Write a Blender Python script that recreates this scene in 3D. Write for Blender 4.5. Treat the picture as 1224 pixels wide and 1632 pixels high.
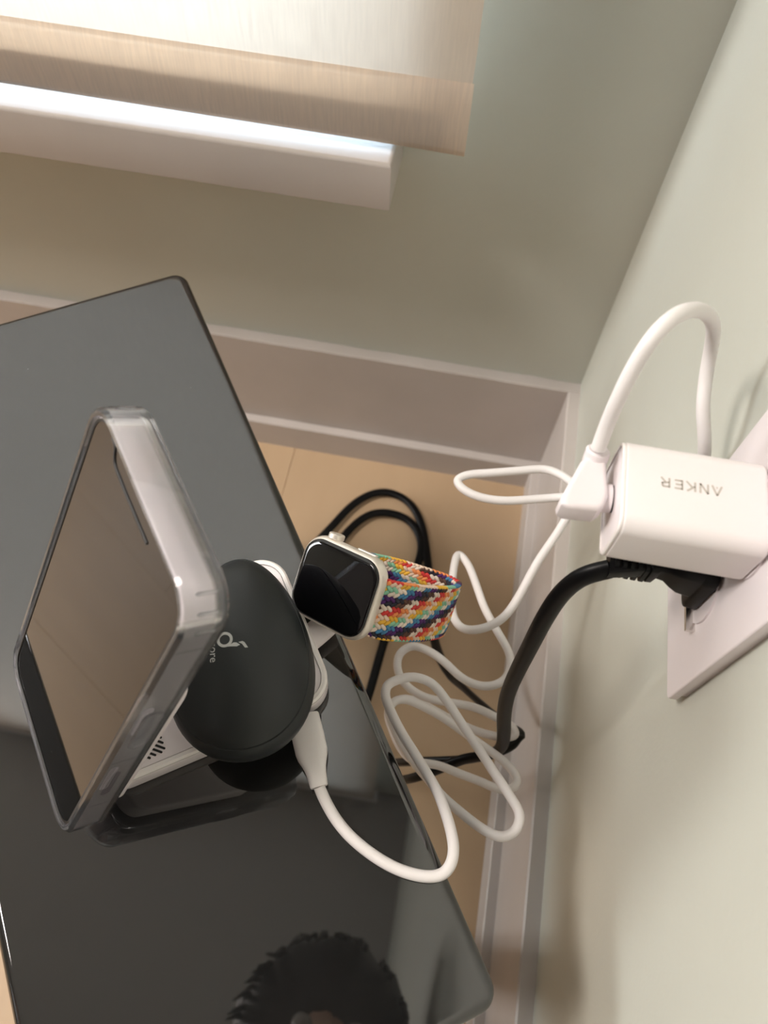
import bpy, bmesh, math, random
from mathutils import Vector, Matrix

random.seed(7)
for o in list(bpy.data.objects):
    bpy.data.objects.remove(o)
scene = bpy.context.scene
COL = scene.collection

# ------------------------------------------------------------------ camera
CAM = Vector((-0.1072, -0.4357, 0.6764))
RIGHT = Vector((0.9839, 0.1758, 0.0336)).normalized()
FWD = Vector((-0.0544, 0.4725, -0.8797)).normalized()
UP = RIGHT.cross(FWD).normalized()
RIGHT = FWD.cross(UP).normalized()
cam_data = bpy.data.cameras.new('camera')
cam_data.sensor_fit = 'VERTICAL'
cam_data.sensor_height = 36.0
cam_data.lens = 1271.66 / 1632.0 * 36.0
cam_data.clip_start = 0.01
cam_data.dof.use_dof = True
cam_data.dof.focus_distance = 0.335
cam_data.dof.aperture_fstop = 13.0
cam = bpy.data.objects.new('camera', cam_data)
cam.matrix_world = Matrix((
    (RIGHT.x, UP.x, -FWD.x, CAM.x),
    (RIGHT.y, UP.y, -FWD.y, CAM.y),
    (RIGHT.z, UP.z, -FWD.z, CAM.z),
    (0, 0, 0, 1)))
COL.objects.link(cam)
scene.camera = cam

# ------------------------------------------------------------------ world, lights, exposure
world = bpy.data.worlds.new('sky')
scene.world = world
world.use_nodes = True
world.node_tree.nodes['Background'].inputs[0].default_value = (0.62, 0.8, 1.0, 1)
world.node_tree.nodes['Background'].inputs[1].default_value = 6.0

def area_light(name, loc, direction, sx, sy, power, color):
    l = bpy.data.lights.new(name, 'AREA')
    l.shape = 'RECTANGLE'
    l.size, l.size_y = sx, sy
    l.energy = power
    l.color = color
    o = bpy.data.objects.new(name, l)
    o.location = loc
    o.rotation_euler = Vector(direction).to_track_quat('-Z', 'Y').to_euler()
    COL.objects.link(o)
    return o

# daylight outside the shaded window, fill light added at an unseen side window, the ceiling lamp
area_light('daylight_shaded_window', (-0.72, 0.42, 1.45), (0, -1, 0), 1.5, 2.5, 150, (0.60, 0.80, 1.0))
area_light('side_window_fill', (-4.82, -0.55, 1.62), (1, 0, 0), 1.0, 1.5, 95, (1.0, 0.95, 0.9))
area_light('ceiling_lamp_light', (-1.90, -0.62, 2.62), (0, 0, -1), 0.7, 0.7, 80, (1.0, 0.915, 0.85))

scene.view_settings.view_transform = 'Standard'
scene.view_settings.look = 'None'
scene.view_settings.gamma = 1.0
scene.view_settings.use_curve_mapping = False
scene.view_settings.exposure = 0.08
scene.cycles.use_denoising = True
scene.cycles.max_bounces = 10
scene.cycles.transparent_max_bounces = 24
scene.cycles.sample_clamp_indirect = 6.0

# ------------------------------------------------------------------ materials
def principled(name, color, rough=0.5, metallic=0.0, ior=1.45, spec=0.5, trans=0.0, coat=0.0):
    m = bpy.data.materials.new(name)
    m.use_nodes = True
    b = m.node_tree.nodes['Principled BSDF']
    b.inputs['Base Color'].default_value = (*color, 1)
    b.inputs['Roughness'].default_value = rough
    b.inputs['Metallic'].default_value = metallic
    b.inputs['IOR'].default_value = ior
    b.inputs['Specular IOR Level'].default_value = spec
    b.inputs['Transmission Weight'].default_value = trans
    b.inputs['Coat Weight'].default_value = coat
    return m

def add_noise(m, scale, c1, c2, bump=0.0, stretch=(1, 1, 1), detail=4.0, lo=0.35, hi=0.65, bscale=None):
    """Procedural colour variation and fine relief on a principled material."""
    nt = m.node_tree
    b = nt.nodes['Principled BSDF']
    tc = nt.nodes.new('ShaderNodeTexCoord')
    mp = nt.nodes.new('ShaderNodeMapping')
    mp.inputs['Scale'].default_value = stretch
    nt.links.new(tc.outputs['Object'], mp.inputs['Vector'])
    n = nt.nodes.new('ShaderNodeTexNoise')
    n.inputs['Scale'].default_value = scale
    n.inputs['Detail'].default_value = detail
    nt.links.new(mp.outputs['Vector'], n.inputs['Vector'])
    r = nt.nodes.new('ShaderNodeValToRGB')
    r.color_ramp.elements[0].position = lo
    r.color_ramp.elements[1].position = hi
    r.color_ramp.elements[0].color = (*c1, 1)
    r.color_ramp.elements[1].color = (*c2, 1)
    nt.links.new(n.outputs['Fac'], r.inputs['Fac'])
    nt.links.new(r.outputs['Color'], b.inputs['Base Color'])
    if bump:
        n2 = nt.nodes.new('ShaderNodeTexNoise')
        n2.inputs['Scale'].default_value = bscale or scale * 3
        n2.inputs['Detail'].default_value = 3
        nt.links.new(mp.outputs['Vector'], n2.inputs['Vector'])
        bp = nt.nodes.new('ShaderNodeBump')
        bp.inputs['Strength'].default_value = bump
        bp.inputs['Distance'].default_value = 0.001
        nt.links.new(n2.outputs['Fac'], bp.inputs['Height'])
        nt.links.new(bp.outputs['Normal'], b.inputs['Normal'])
    return m

M = {}
M['sage'] = add_noise(principled('sage_wall_paint', (0.5, 0.5, 0.41), 0.45), 6,
                      (0.54, 0.548, 0.488), (0.57, 0.58, 0.518), bump=0.12, bscale=260)
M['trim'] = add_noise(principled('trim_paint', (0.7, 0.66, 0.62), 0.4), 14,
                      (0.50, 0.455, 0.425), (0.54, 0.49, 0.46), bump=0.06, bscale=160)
M['ceiling'] = principled('ceiling_paint', (0.42, 0.41, 0.40), 0.8)
M['floor_under'] = principled('floor_underlay', (0.12, 0.08, 0.05), 0.8)
M['plank'] = add_noise(principled('tan_floor_plank', (0.48, 0.34, 0.21), 0.45), 9,
                       (0.475, 0.335, 0.208), (0.50, 0.355, 0.222), stretch=(3, 0.6, 1), bump=0.05, bscale=90)
# shiny black lacquer with sparse pale dust specks
M['lacquer'] = principled('black_lacquer', (0.010, 0.010, 0.010), 0.02, ior=1.92)
def dust(m):
    nt = m.node_tree
    b = nt.nodes['Principled BSDF']
    tc = nt.nodes.new('ShaderNodeTexCoord')
    v = nt.nodes.new('ShaderNodeTexVoronoi')
    v.inputs['Scale'].default_value = 120
    nt.links.new(tc.outputs['Object'], v.inputs['Vector'])
    n = nt.nodes.new('ShaderNodeTexNoise')
    n.inputs['Scale'].default_value = 35
    nt.links.new(tc.outputs['Object'], n.inputs['Vector'])
    thr = nt.nodes.new('ShaderNodeMath'); thr.operation = 'LESS_THAN'
    thr.inputs[1].default_value = 0.035
    nt.links.new(v.outputs['Distance'], thr.inputs[0])
    g = nt.nodes.new('ShaderNodeMath'); g.operation = 'GREATER_THAN'
    g.inputs[1].default_value = 0.60
    nt.links.new(n.outputs['Fac'], g.inputs[0])
    mu = nt.nodes.new('ShaderNodeMath'); mu.operation = 'MULTIPLY'
    nt.links.new(thr.outputs[0], mu.inputs[0])
    nt.links.new(g.outputs[0], mu.inputs[1])
    mix = nt.nodes.new('ShaderNodeMix'); mix.data_type = 'RGBA'
    mix.inputs['A'].default_value = (0.010, 0.010, 0.010, 1)
    mix.inputs['B'].default_value = (0.16, 0.16, 0.15, 1)
    nt.links.new(mu.outputs[0], mix.inputs['Factor'])
    nt.links.new(mix.outputs['Result'], b.inputs['Base Color'])
dust(M['lacquer'])
M['white_plastic'] = principled('white_plastic', (0.80, 0.755, 0.745), 0.38)
M['stand_plastic'] = principled('stand_plastic', (0.80, 0.74, 0.75), 0.42)
M['rim_plastic'] = principled('glossy_white_rim', (0.86, 0.82, 0.80), 0.25)
M['cable_white'] = principled('white_silicone_cable', (0.80, 0.765, 0.755), 0.5)
M['plate_white'] = principled('white_plate_plastic', (0.76, 0.70, 0.71), 0.35)
M['black_rubber'] = principled('black_rubber', (0.0035, 0.0035, 0.004), 0.38, spec=0.2)
M['dark_slot'] = principled('dark_slot', (0.01, 0.01, 0.01), 0.8)
M['nickel'] = principled('nickel', (0.75, 0.73, 0.7), 0.25, metallic=1)
M['grey_print'] = principled('grey_print', (0.50, 0.46, 0.41), 0.5)
M['silver_print'] = principled('silver_print', (0.45, 0.45, 0.44), 0.4)
M['buds'] = principled('matte_black_soft_touch', (0.014, 0.017, 0.018), 0.42)
M['screen'] = principled('black_screen_glass', (0.004, 0.004, 0.004), 0.03, ior=1.40)
M['watch_glass'] = principled('watch_glass', (0.003, 0.003, 0.004), 0.015, ior=1.55)
M['phone_frame'] = principled('pink_silver_aluminium', (0.82, 0.75, 0.78), 0.40, metallic=0.0)
M['phone_back'] = principled('pale_phone_back', (0.75, 0.68, 0.68), 0.2)
M['starlight'] = principled('starlight_aluminium', (0.80, 0.74, 0.66), 0.34, metallic=0.55)
M['black_gasket'] = principled('black_gasket', (0.006, 0.006, 0.006), 0.5)
M['puck'] = principled('puck_white', (0.8, 0.78, 0.76), 0.4)
M['sensor'] = principled('watch_back_ceramic', (0.02, 0.02, 0.025), 0.1)
M['frosted'] = principled('lamp_diffuser', (0.85, 0.8, 0.72), 0.5)
M['bar'] = principled('hem_bar_aluminium', (0.35, 0.32, 0.3), 0.6)

def clear_tpu():
    m = bpy.data.materials.new('clear_tpu')
    m.use_nodes = True
    nt = m.node_tree
    nt.nodes.clear()
    out = nt.nodes.new('ShaderNodeOutputMaterial')
    tr = nt.nodes.new('ShaderNodeBsdfTransparent')
    tr.inputs[0].default_value = (0.99, 0.99, 0.995, 1)
    gl = nt.nodes.new('ShaderNodeBsdfGlossy')
    gl.inputs['Roughness'].default_value = 0.1
    df = nt.nodes.new('ShaderNodeBsdfDiffuse')
    df.inputs[0].default_value = (0.80, 0.83, 0.88, 1)
    fr = nt.nodes.new('ShaderNodeFresnel')
    fr.inputs[0].default_value = 1.3
    m1 = nt.nodes.new('ShaderNodeMixShader')
    m1.inputs[0].default_value = 0.07
    m2 = nt.nodes.new('ShaderNodeMixShader')
    nt.links.new(tr.outputs[0], m1.inputs[1])
    nt.links.new(df.outputs[0], m1.inputs[2])
    nt.links.new(fr.outputs[0], m2.inputs[0])
    nt.links.new(m1.outputs[0], m2.inputs[1])
    nt.links.new(gl.outputs[0], m2.inputs[2])
    gs = nt.nodes.new('ShaderNodeBsdfGlass')
    gs.inputs['Color'].default_value = (0.97, 0.975, 0.985, 1)
    gs.inputs['Roughness'].default_value = 0.03
    gs.inputs['IOR'].default_value = 1.42
    m3 = nt.nodes.new('ShaderNodeMixShader')
    m3.inputs[0].default_value = 0.35
    nt.links.new(m2.outputs[0], m3.inputs[1])
    nt.links.new(gs.outputs[0], m3.inputs[2])
    nt.links.new(m3.outputs[0], out.inputs[0])
    return m
M['tpu'] = clear_tpu()

def pane_mat():
    m = bpy.data.materials.new('window_glass')
    m.use_nodes = True
    nt = m.node_tree
    nt.nodes.clear()
    out = nt.nodes.new('ShaderNodeOutputMaterial')
    tr = nt.nodes.new('ShaderNodeBsdfTransparent')
    tr.inputs[0].default_value = (0.97, 0.98, 0.98, 1)
    gl = nt.nodes.new('ShaderNodeBsdfGlossy')
    gl.inputs['Roughness'].default_value = 0.01
    fr = nt.nodes.new('ShaderNodeFresnel')
    fr.inputs[0].default_value = 1.45
    m2 = nt.nodes.new('ShaderNodeMixShader')
    nt.links.new(fr.outputs[0], m2.inputs[0])
    nt.links.new(tr.outputs[0], m2.inputs[1])
    nt.links.new(gl.outputs[0], m2.inputs[2])
    nt.links.new(m2.outputs[0], out.inputs[0])
    return m
M['pane'] = pane_mat()

def shade_mat(name, fac):
    """Woven roller-blind cloth: scatters on both sides, lets a little daylight through."""
    m = bpy.data.materials.new(name)
    m.use_nodes = True
    nt = m.node_tree
    nt.nodes.clear()
    out = nt.nodes.new('ShaderNodeOutputMaterial')
    tc = nt.nodes.new('ShaderNodeTexCoord')
    mp = nt.nodes.new('ShaderNodeMapping')
    mp.inputs['Scale'].default_value = (650, 1, 45)
    nt.links.new(tc.outputs['Object'], mp.inputs['Vector'])
    n = nt.nodes.new('ShaderNodeTexNoise')
    n.inputs['Scale'].default_value = 1.0
    n.inputs['Detail'].default_value = 3
    nt.links.new(mp.outputs['Vector'], n.inputs['Vector'])
    r = nt.nodes.new('ShaderNodeValToRGB')
    r.color_ramp.elements[0].position = 0.35
    r.color_ramp.elements[1].position = 0.68
    r.color_ramp.elements[0].color = (0.80, 0.635, 0.50, 1)
    r.color_ramp.elements[1].color = (1.0, 0.79, 0.61, 1)
    nt.links.new(n.outputs['Fac'], r.inputs['Fac'])
    tl = nt.nodes.new('ShaderNodeBsdfTranslucent')
    nt.links.new(r.outputs['Color'], tl.inputs['Color'])
    df = nt.nodes.new('ShaderNodeBsdfDiffuse')
    df.inputs[0].default_value = (0.70, 0.625, 0.55, 1)
    mx = nt.nodes.new('ShaderNodeMixShader')
    mx.inputs[0].default_value = fac
    nt.links.new(df.outputs[0], mx.inputs[1])
    nt.links.new(tl.outputs[0], mx.inputs[2])
    nt.links.new(mx.outputs[0], out.inputs[0])
    return m
M['shade'] = shade_mat('woven_shade_cloth', 0.20)
M['hem'] = shade_mat('sheer_hem_cloth', 0.38)

def yarn_mat():
    m = principled('woven_yarn', (0.5, 0.5, 0.5), 0.75)
    nt = m.node_tree
    at = nt.nodes.new('ShaderNodeAttribute')
    at.attribute_name = 'yarn_colour'
    nt.links.new(at.outputs['Color'], nt.nodes['Principled BSDF'].inputs['Base Color'])
    return m
M['yarn'] = yarn_mat()

# ------------------------------------------------------------------ mesh helpers
def link_mesh(name, verts, faces, mat, parent=None, smooth=35, mats=None, fmats=None):
    me = bpy.data.meshes.new(name)
    me.from_pydata([tuple(v) for v in verts], [], faces)
    bm = bmesh.new(); bm.from_mesh(me)
    bmesh.ops.recalc_face_normals(bm, faces=bm.faces)
    bm.to_mesh(me); bm.free()
    if smooth:
        me.polygons.foreach_set('use_smooth', [True] * len(me.polygons))
        me.set_sharp_from_angle(angle=math.radians(smooth))
    for mm in (mats or [mat]):
        me.materials.append(mm)
    if fmats:
        me.polygons.foreach_set('material_index', fmats)
    o = bpy.data.objects.new(name, me)
    COL.objects.link(o)
    if parent:
        o.parent = parent
    return o

def tag(o, label, cat, group=None, kind=None):
    if label: o['label'] = label
    if cat: o['category'] = cat
    if group: o['group'] = group
    if kind: o['kind'] = kind
    return o

def thing(name, label, cat, mat4):
    o = bpy.data.objects.new(name, None)
    o.empty_display_size = 0.02
    o.matrix_world = mat4
    COL.objects.link(o)
    return tag(o, label, cat)

def frame(origin, x, y):
    x = Vector(x).normalized(); y = Vector(y)
    z = x.cross(y).normalized(); y = z.cross(x).normalized()
    return Matrix(((x.x, y.x, z.x, origin[0]), (x.y, y.y, z.y, origin[1]), (x.z, y.z, z.z, origin[2]), (0, 0, 0, 1)))

def box(x0, x1, y0, y1, z0, z1):
    v = [(x, y, z) for z in (z0, z1) for y in (y0, y1) for x in (x0, x1)]
    f = [(0, 2, 3, 1), (4, 5, 7, 6), (0, 1, 5, 4), (2, 6, 7, 3), (0, 4, 6, 2), (1, 3, 7, 5)]
    return v, f

def join(*parts):
    V, F = [], []
    for v, f in parts:
        n = len(V)
        V += list(v)
        F += [tuple(i + n for i in q) for q in f]
    return V, F

def xf(part, m):
    return [m @ Vector(v) for v in part[0]], part[1]

def rrect(w, h, r, n=8, cx=0, cy=0):
    pts = []
    for sx, sy, a0 in ((1, 1, 0), (-1, 1, 90), (-1, -1, 180), (1, -1, 270)):
        for i in range(n + 1):
            a = math.radians(a0 + 90 * i / n)
            pts.append((cx + sx * (w / 2 - r) + r * math.cos(a), cy + sy * (h / 2 - r) + r * math.sin(a)))
    return pts

def offset(pts, d):
    """Inward offset of a counter-clockwise convex outline."""
    n = len(pts); out = []
    for i in range(n):
        p0, p1, p2 = Vector(pts[i - 1]), Vector(pts[i]), Vector(pts[(i + 1) % n])
        a = (p1 - p0); b = (p2 - p1)
        na = Vector((-a.y, a.x)).normalized() if a.length > 1e-9 else Vector((0, 0))
        nb = Vector((-b.y, b.x)).normalized() if b.length > 1e-9 else Vector((0, 0))
        m = na + nb
        if m.length < 1e-9: m = na
        m.normalize()
        k = 1 / max(0.6, m.dot(nb if nb.length else na))
        out.append((p1.x + m.x * d * k, p1.y + m.y * d * k))
    return out

def loft(rings, cap0=True, cap1=True, closed=True):
    V, F = [], []
    n = len(rings[0])
    for r in rings: V += [tuple(p) for p in r]
    for k in range(len(rings) - 1):
        for i in range(n if closed else n - 1):
            j = (i + 1) % n
            F.append((k * n + i, k * n + j, (k + 1) * n + j, (k + 1) * n + i))
    if cap0: F.append(tuple(reversed(range(n))))
    if cap1: F.append(tuple(range((len(rings) - 1) * n, len(rings) * n)))
    return V, F

def prism(outline, z0, z1, bt=0.0, bb=0.0, seg=4):
    """Upright prism with rounded top (bt) and bottom (bb) edges."""
    rings = []
    eps = 0.0005
    if bb > 0:
        rings.append([(x, y, z0) for x, y in offset(outline, bb + eps)])
        for i in range(seg + 1):
            a = math.pi / 2 * i / seg
            d = bb * (1 - math.sin(a)); z = z0 + bb * (1 - math.cos(a))
            rings.append([(x, y, z) for x, y in offset(outline, d)])
    else:
        rings.append([(x, y, z0) for x, y in outline])
    if bt > 0:
        for i in range(seg + 1):
            a = math.pi / 2 * i / seg
            d = bt * (1 - math.cos(a)); z = z1 - bt * (1 - math.sin(a))
            rings.append([(x, y, z) for x, y in offset(outline, d)])
        rings.append([(x, y, z1) for x, y in offset(outline, bt + eps)])
    else:
        rings.append([(x, y, z1) for x, y in outline])
    return loft(rings)

def ring_prism(outer, inner, z0, z1, bev=0.0):
    """Hollow rounded frame between two outlines with the same number of points."""
    n = len(outer)
    rings = [[(x, y, z0) for x, y in inner], [(x, y, z0) for x, y in offset(outer, bev)]]
    if bev: rings += [[(x, y, z0 + bev) for x, y in outer], [(x, y, z1 - bev) for x, y in outer]]
    rings += [[(x, y, z1) for x, y in offset(outer, bev)], [(x, y, z1) for x, y in inner]]
    V, F = loft(rings, False, False)
    k = len(rings) - 1
    for i in range(n):
        j = (i + 1) % n
        F.append((k * n + i, k * n + j, j, i))
    return V, F

def catmull(pts, per=8):
    P = [Vector(p) for p in pts]
    P = [P[0] * 2 - P[1]] + P + [P[-1] * 2 - P[-2]]
    out = []
    for i in range(1, len(P) - 2):
        p0, p1, p2, p3 = P[i - 1:i + 3]
        t0 = 0.0
        t1 = t0 + max(1e-6, (p1 - p0).length) ** 0.5
        t2 = t1 + max(1e-6, (p2 - p1).length) ** 0.5
        t3 = t2 + max(1e-6, (p3 - p2).length) ** 0.5
        for k in range(per):
            t = t1 + (t2 - t1) * k / per
            a1 = p0 * ((t1 - t) / (t1 - t0)) + p1 * ((t - t0) / (t1 - t0))
            a2 = p1 * ((t2 - t) / (t2 - t1)) + p2 * ((t - t1) / (t2 - t1))
            a3 = p2 * ((t3 - t) / (t3 - t2)) + p3 * ((t - t2) / (t3 - t2))
            b1 = a1 * ((t2 - t) / (t2 - t0)) + a2 * ((t - t0) / (t2 - t0))
            b2 = a2 * ((t3 - t) / (t3 - t1)) + a3 * ((t - t1) / (t3 - t1))
            out.append(b1 * ((t2 - t) / (t2 - t1)) + b2 * ((t - t1) / (t2 - t1)))
    out.append(P[-2])
    return out

def smooth_path(P, it=2):
    P = [Vector(p) for p in P]
    for _ in range(it):
        P = [P[0]] + [(P[i - 1] + P[i] * 2 + P[i + 1]) / 4 for i in range(1, len(P) - 1)] + [P[-1]]
    return P

def tube(path, rx, ry=None, n=12, ref=None, radii=None):
    """Sweep an ellipse along a path; ref keeps the flat side's normal close to it."""
    ry = ry or rx
    P = [Vector(p) for p in path]
    rings = []
    prev = None
    for i, p in enumerate(P):
        t = (P[min(i + 1, len(P) - 1)] - P[max(i - 1, 0)]).normalized()
        if ref is not None:
            r = Vector(ref[i]) if isinstance(ref, list) else Vector(ref)
            nrm = r - t * r.dot(t)
            if nrm.length < 0.25 and prev is not None: nrm = prev - t * prev.dot(t)
            if prev is not None: nrm = nrm.normalized() * 0.35 + prev * 0.65; nrm -= t * nrm.dot(t)
        else:
            if prev is None: prev = Vector((0, 0, 1)) if abs(t.z) < 0.9 else Vector((1, 0, 0))
            nrm = prev - t * prev.dot(t)
        nrm.normalize(); prev = nrm
        b = t.cross(nrm)
        s = radii[i] if radii else 1.0
        rings.append([p + b * (rx * s * math.cos(2 * math.pi * k / n)) + nrm * (ry * s * math.sin(2 * math.pi * k / n)) for k in range(n)])
    return loft(rings)

def lathe(profile, n=32):
    rings = [[(r * math.cos(2 * math.pi * k / n), r * math.sin(2 * math.pi * k / n), z) for k in range(n)] for r, z in profile]
    return loft(rings)

def bar2d(p, q, w, z0, z1):
    """Flat stroke from p to q of width w."""
    p, q = Vector(p), Vector(q)
    d = (q - p).normalized(); nn = Vector((-d.y, d.x)) * w / 2
    o = [p + nn, p - nn, q - nn, q + nn]
    return loft([[(v.x, v.y, z0) for v in o], [(v.x, v.y, z1) for v in o]])

def poly(pts, z0, z1):
    return loft([[(x, y, z0) for x, y in pts], [(x, y, z1) for x, y in pts]])

# ================================================================== the room
HB, TB, HS, TS = 0.1469, 0.0101, 0.0359, 0.0079
RX, RY, RZ = -4.6, -5.0, 2.7
WX0, WX1, WZ0, WZ1 = -1.30, -0.1615, 0.3702, 2.56     # shaded window opening

def structure(name, part, mat, parent=None, smooth=0):
    o = link_mesh(name, part[0], part[1], mat, parent, smooth)
    if parent is None: o['kind'] = 'structure'
    return o

floor = structure('floor', box(RX, 0, RY, 0, -0.06, -0.003), M['floor_under'])
k = 0
x = -0.2492 + 0.25
shared = {}
while x > RX:
    x1, x0 = min(x, 0.0), max(x - 0.25, RX)
    y = 0.0 - (k % 3) * 0.45
    ys = [0.0]
    if y < 0: ys.append(y)
    while ys[-1] - 1.35 > RY: ys.append(ys[-1] - 1.35)
    ys.append(RY)
    for a, b in zip(ys[:-1], ys[1:]):
        w, l = x1 - x0 - 0.0003, a - b - 0.0003
        key = (round(w, 4), round(l, 4))
        if key not in shared:
            v, f = prism([(w / 2, l / 2), (-w / 2, l / 2), (-w / 2, -l / 2), (w / 2, -l / 2)], -0.003, 0.0, bt=0.0003, seg=1)
            p = link_mesh('plank', v, f, M['plank'], floor, 0)
            shared[key] = p.data
        else:
            p = bpy.data.objects.new('plank', shared[key])
            COL.objects.link(p); p.parent = floor
        p.location = ((x0 + x1) / 2, (a + b) / 2, 0)
    x -= 0.25
    k += 1

structure('wall_back', join(box(RX - .1, WX0, 0, 0.12, 0, RZ), box(WX1, 0.1, 0, 0.12, 0, RZ),
                            box(WX0, WX1, 0, 0.12, 0, WZ0 - 0.032), box(WX0, WX1, 0, 0.12, WZ1, RZ)), M['sage'])
structure('wall_right', box(0, 0.1, RY, 0, 0, RZ), M['sage'])
V2Y0, V2Y1, V2Z0, V2Z1 = -1.00, -0.10, 0.9, 2.35
structure('wall_left', join(box(RX - .1, RX, V2Y1, 0, 0, RZ), box(RX - .1, RX, RY, V2Y0, 0, RZ),
                            box(RX - .1, RX, V2Y0, V2Y1, 0, V2Z0), box(RX - .1, RX, V2Y0, V2Y1, V2Z1, RZ)), M['sage'])
structure('wall_front', box(RX - .1, 0.1, RY - 0.1, RY, 0, RZ), M['sage'])
structure('ceiling', box(RX - .1, 0.1, RY - .1, 0.12, RZ, RZ + 0.1), M['ceiling'])

def board(length, depth, z0, z1, bev, wob, seed):
    """Painted board along +x with a softly uneven painted top edge, face at -depth."""
    rnd = random.Random(seed)
    n = int(length / 0.02)
    rings = []
    for i in range(n + 1):
        x = length * i / n
        w1 = rnd.uniform(-wob, wob)
        w2 = rnd.uniform(-wob, wob)
        rings.append([(x, 0, z0), (x, -depth, z0), (x, -depth + w1 * .3, z1 - bev), (x, -depth + bev + w1 * .3, z1), (x, 0, z1 + w2)])
    return loft(rings)

def place(part, m): return xf(part, m)
flipx = Matrix.Identity(4)
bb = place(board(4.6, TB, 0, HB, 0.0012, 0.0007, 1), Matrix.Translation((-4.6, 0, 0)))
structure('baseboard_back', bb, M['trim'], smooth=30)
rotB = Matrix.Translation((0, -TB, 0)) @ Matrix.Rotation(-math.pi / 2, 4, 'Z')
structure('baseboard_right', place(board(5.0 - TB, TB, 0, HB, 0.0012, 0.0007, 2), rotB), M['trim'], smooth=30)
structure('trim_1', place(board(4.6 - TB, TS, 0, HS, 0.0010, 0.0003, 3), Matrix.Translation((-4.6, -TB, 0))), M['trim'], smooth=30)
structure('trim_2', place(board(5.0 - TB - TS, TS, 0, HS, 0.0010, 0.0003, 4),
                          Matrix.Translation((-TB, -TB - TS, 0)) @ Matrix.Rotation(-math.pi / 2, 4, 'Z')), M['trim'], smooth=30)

# shaded window: jambs, slim sash, pane and the deep painted sill below it
SY, SZT, SZB, SXE = -0.050, 0.3702, 0.3379, -0.1615
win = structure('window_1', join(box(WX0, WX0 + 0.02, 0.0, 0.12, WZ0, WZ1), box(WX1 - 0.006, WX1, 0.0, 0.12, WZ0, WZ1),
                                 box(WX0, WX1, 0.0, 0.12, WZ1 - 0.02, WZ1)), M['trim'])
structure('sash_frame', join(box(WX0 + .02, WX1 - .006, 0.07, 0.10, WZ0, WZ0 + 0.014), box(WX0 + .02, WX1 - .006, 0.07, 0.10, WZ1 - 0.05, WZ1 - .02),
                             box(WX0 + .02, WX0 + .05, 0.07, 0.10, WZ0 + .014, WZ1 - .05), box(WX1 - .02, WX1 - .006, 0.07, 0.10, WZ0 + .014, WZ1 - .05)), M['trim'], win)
structure('pane', box(WX0 + .05, WX1 - .02, 0.083, 0.087, WZ0 + .014, WZ1 - .05), M['pane'], win)
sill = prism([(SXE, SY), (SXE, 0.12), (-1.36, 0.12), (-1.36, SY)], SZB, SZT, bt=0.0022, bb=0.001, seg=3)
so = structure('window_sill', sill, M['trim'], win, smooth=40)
so['label'] = 'white painted sill'
# unseen window added in the side wall to light the room
w2 = structure('added_window', join(box(RX - .09, RX + .015, V2Y0 - .06, V2Y0 + 0.02, V2Z0 - .06, V2Z1 + .06), box(RX - .09, RX + .015, V2Y1 - 0.02, V2Y1 + .06, V2Z0 - .06, V2Z1 + .06),
                                box(RX - .09, RX + .03, V2Y0 + .02, V2Y1 - .02, V2Z0 - .06, V2Z0 + .02), box(RX - .09, RX + .015, V2Y0 + .02, V2Y1 - .02, V2Z1 - .02, V2Z1 + .06)), M['trim'])
structure('window_mullion', box(RX - .07, RX - .04, -0.57, -0.53, V2Z0 + .02, V2Z1 - .02), M['trim'], w2)
structure('pane', box(RX - .058, RX - .054, V2Y0 + .02, -0.57, V2Z0 + .02, V2Z1 - .02), M['pane'], w2)
structure('pane', box(RX - .058, RX - .054, -0.53, V2Y1 - .02, V2Z0 + .02, V2Z1 - .02), M['pane'], w2)

# ceiling lamp out of the picture
lampt = thing('ceiling_lamp', 'round flush ceiling lamp with frosted bowl', 'lamp', Matrix.Translation((-1.90, -0.62, RZ)))
v, f = lathe([(0.02, 0), (0.12, 0), (0.12, -0.025), (0.02, -0.03)], 32)
link_mesh('lamp_base', v, f, M['nickel'], lampt)

# dark wardrobe out of view, added to absorb bounce light
wal = add_noise(principled('walnut', (0.05, 0.03, 0.02), 0.4), 8, (0.035, 0.02, 0.013), (0.06, 0.036, 0.022), stretch=(4, 4, 0.4))
wd = thing('blocker_wardrobe', 'tall dark walnut wardrobe with two panelled doors, added unseen to absorb bounce light', 'blocker_wardrobe', Matrix.Translation((-1.05, -1.75, 0)))
v, f = box(-0.98, 0.98, -0.28, 0.28, 0.08, 2.15)
link_mesh('body', v, f, wal, wd, 0)
v, f = box(-0.95, 0.95, -0.26, 0.25, 0.0, 0.08)
link_mesh('plinth', v, f, wal, wd, 0)
for sx in (-1, 1):
    v, f = box(sx * 0.485 - 0.48, sx * 0.485 + 0.48, 0.281, 0.303, 0.10, 2.12)
    dr = link_mesh('door', v, f, wal, wd, 0)
    v, f = xf(lathe([(0.002, 0.0), (0.006, 0.0), (0.006, 0.015), (0.014, 0.02), (0.012, 0.028), (0.002, 0.03)], 20),
              Matrix.Translation((sx * 0.06, 0.303, 1.05)) @ Matrix.Rotation(-math.pi / 2, 4, 'X'))
    link_mesh('knob', v, f, M['nickel'], dr)

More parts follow.
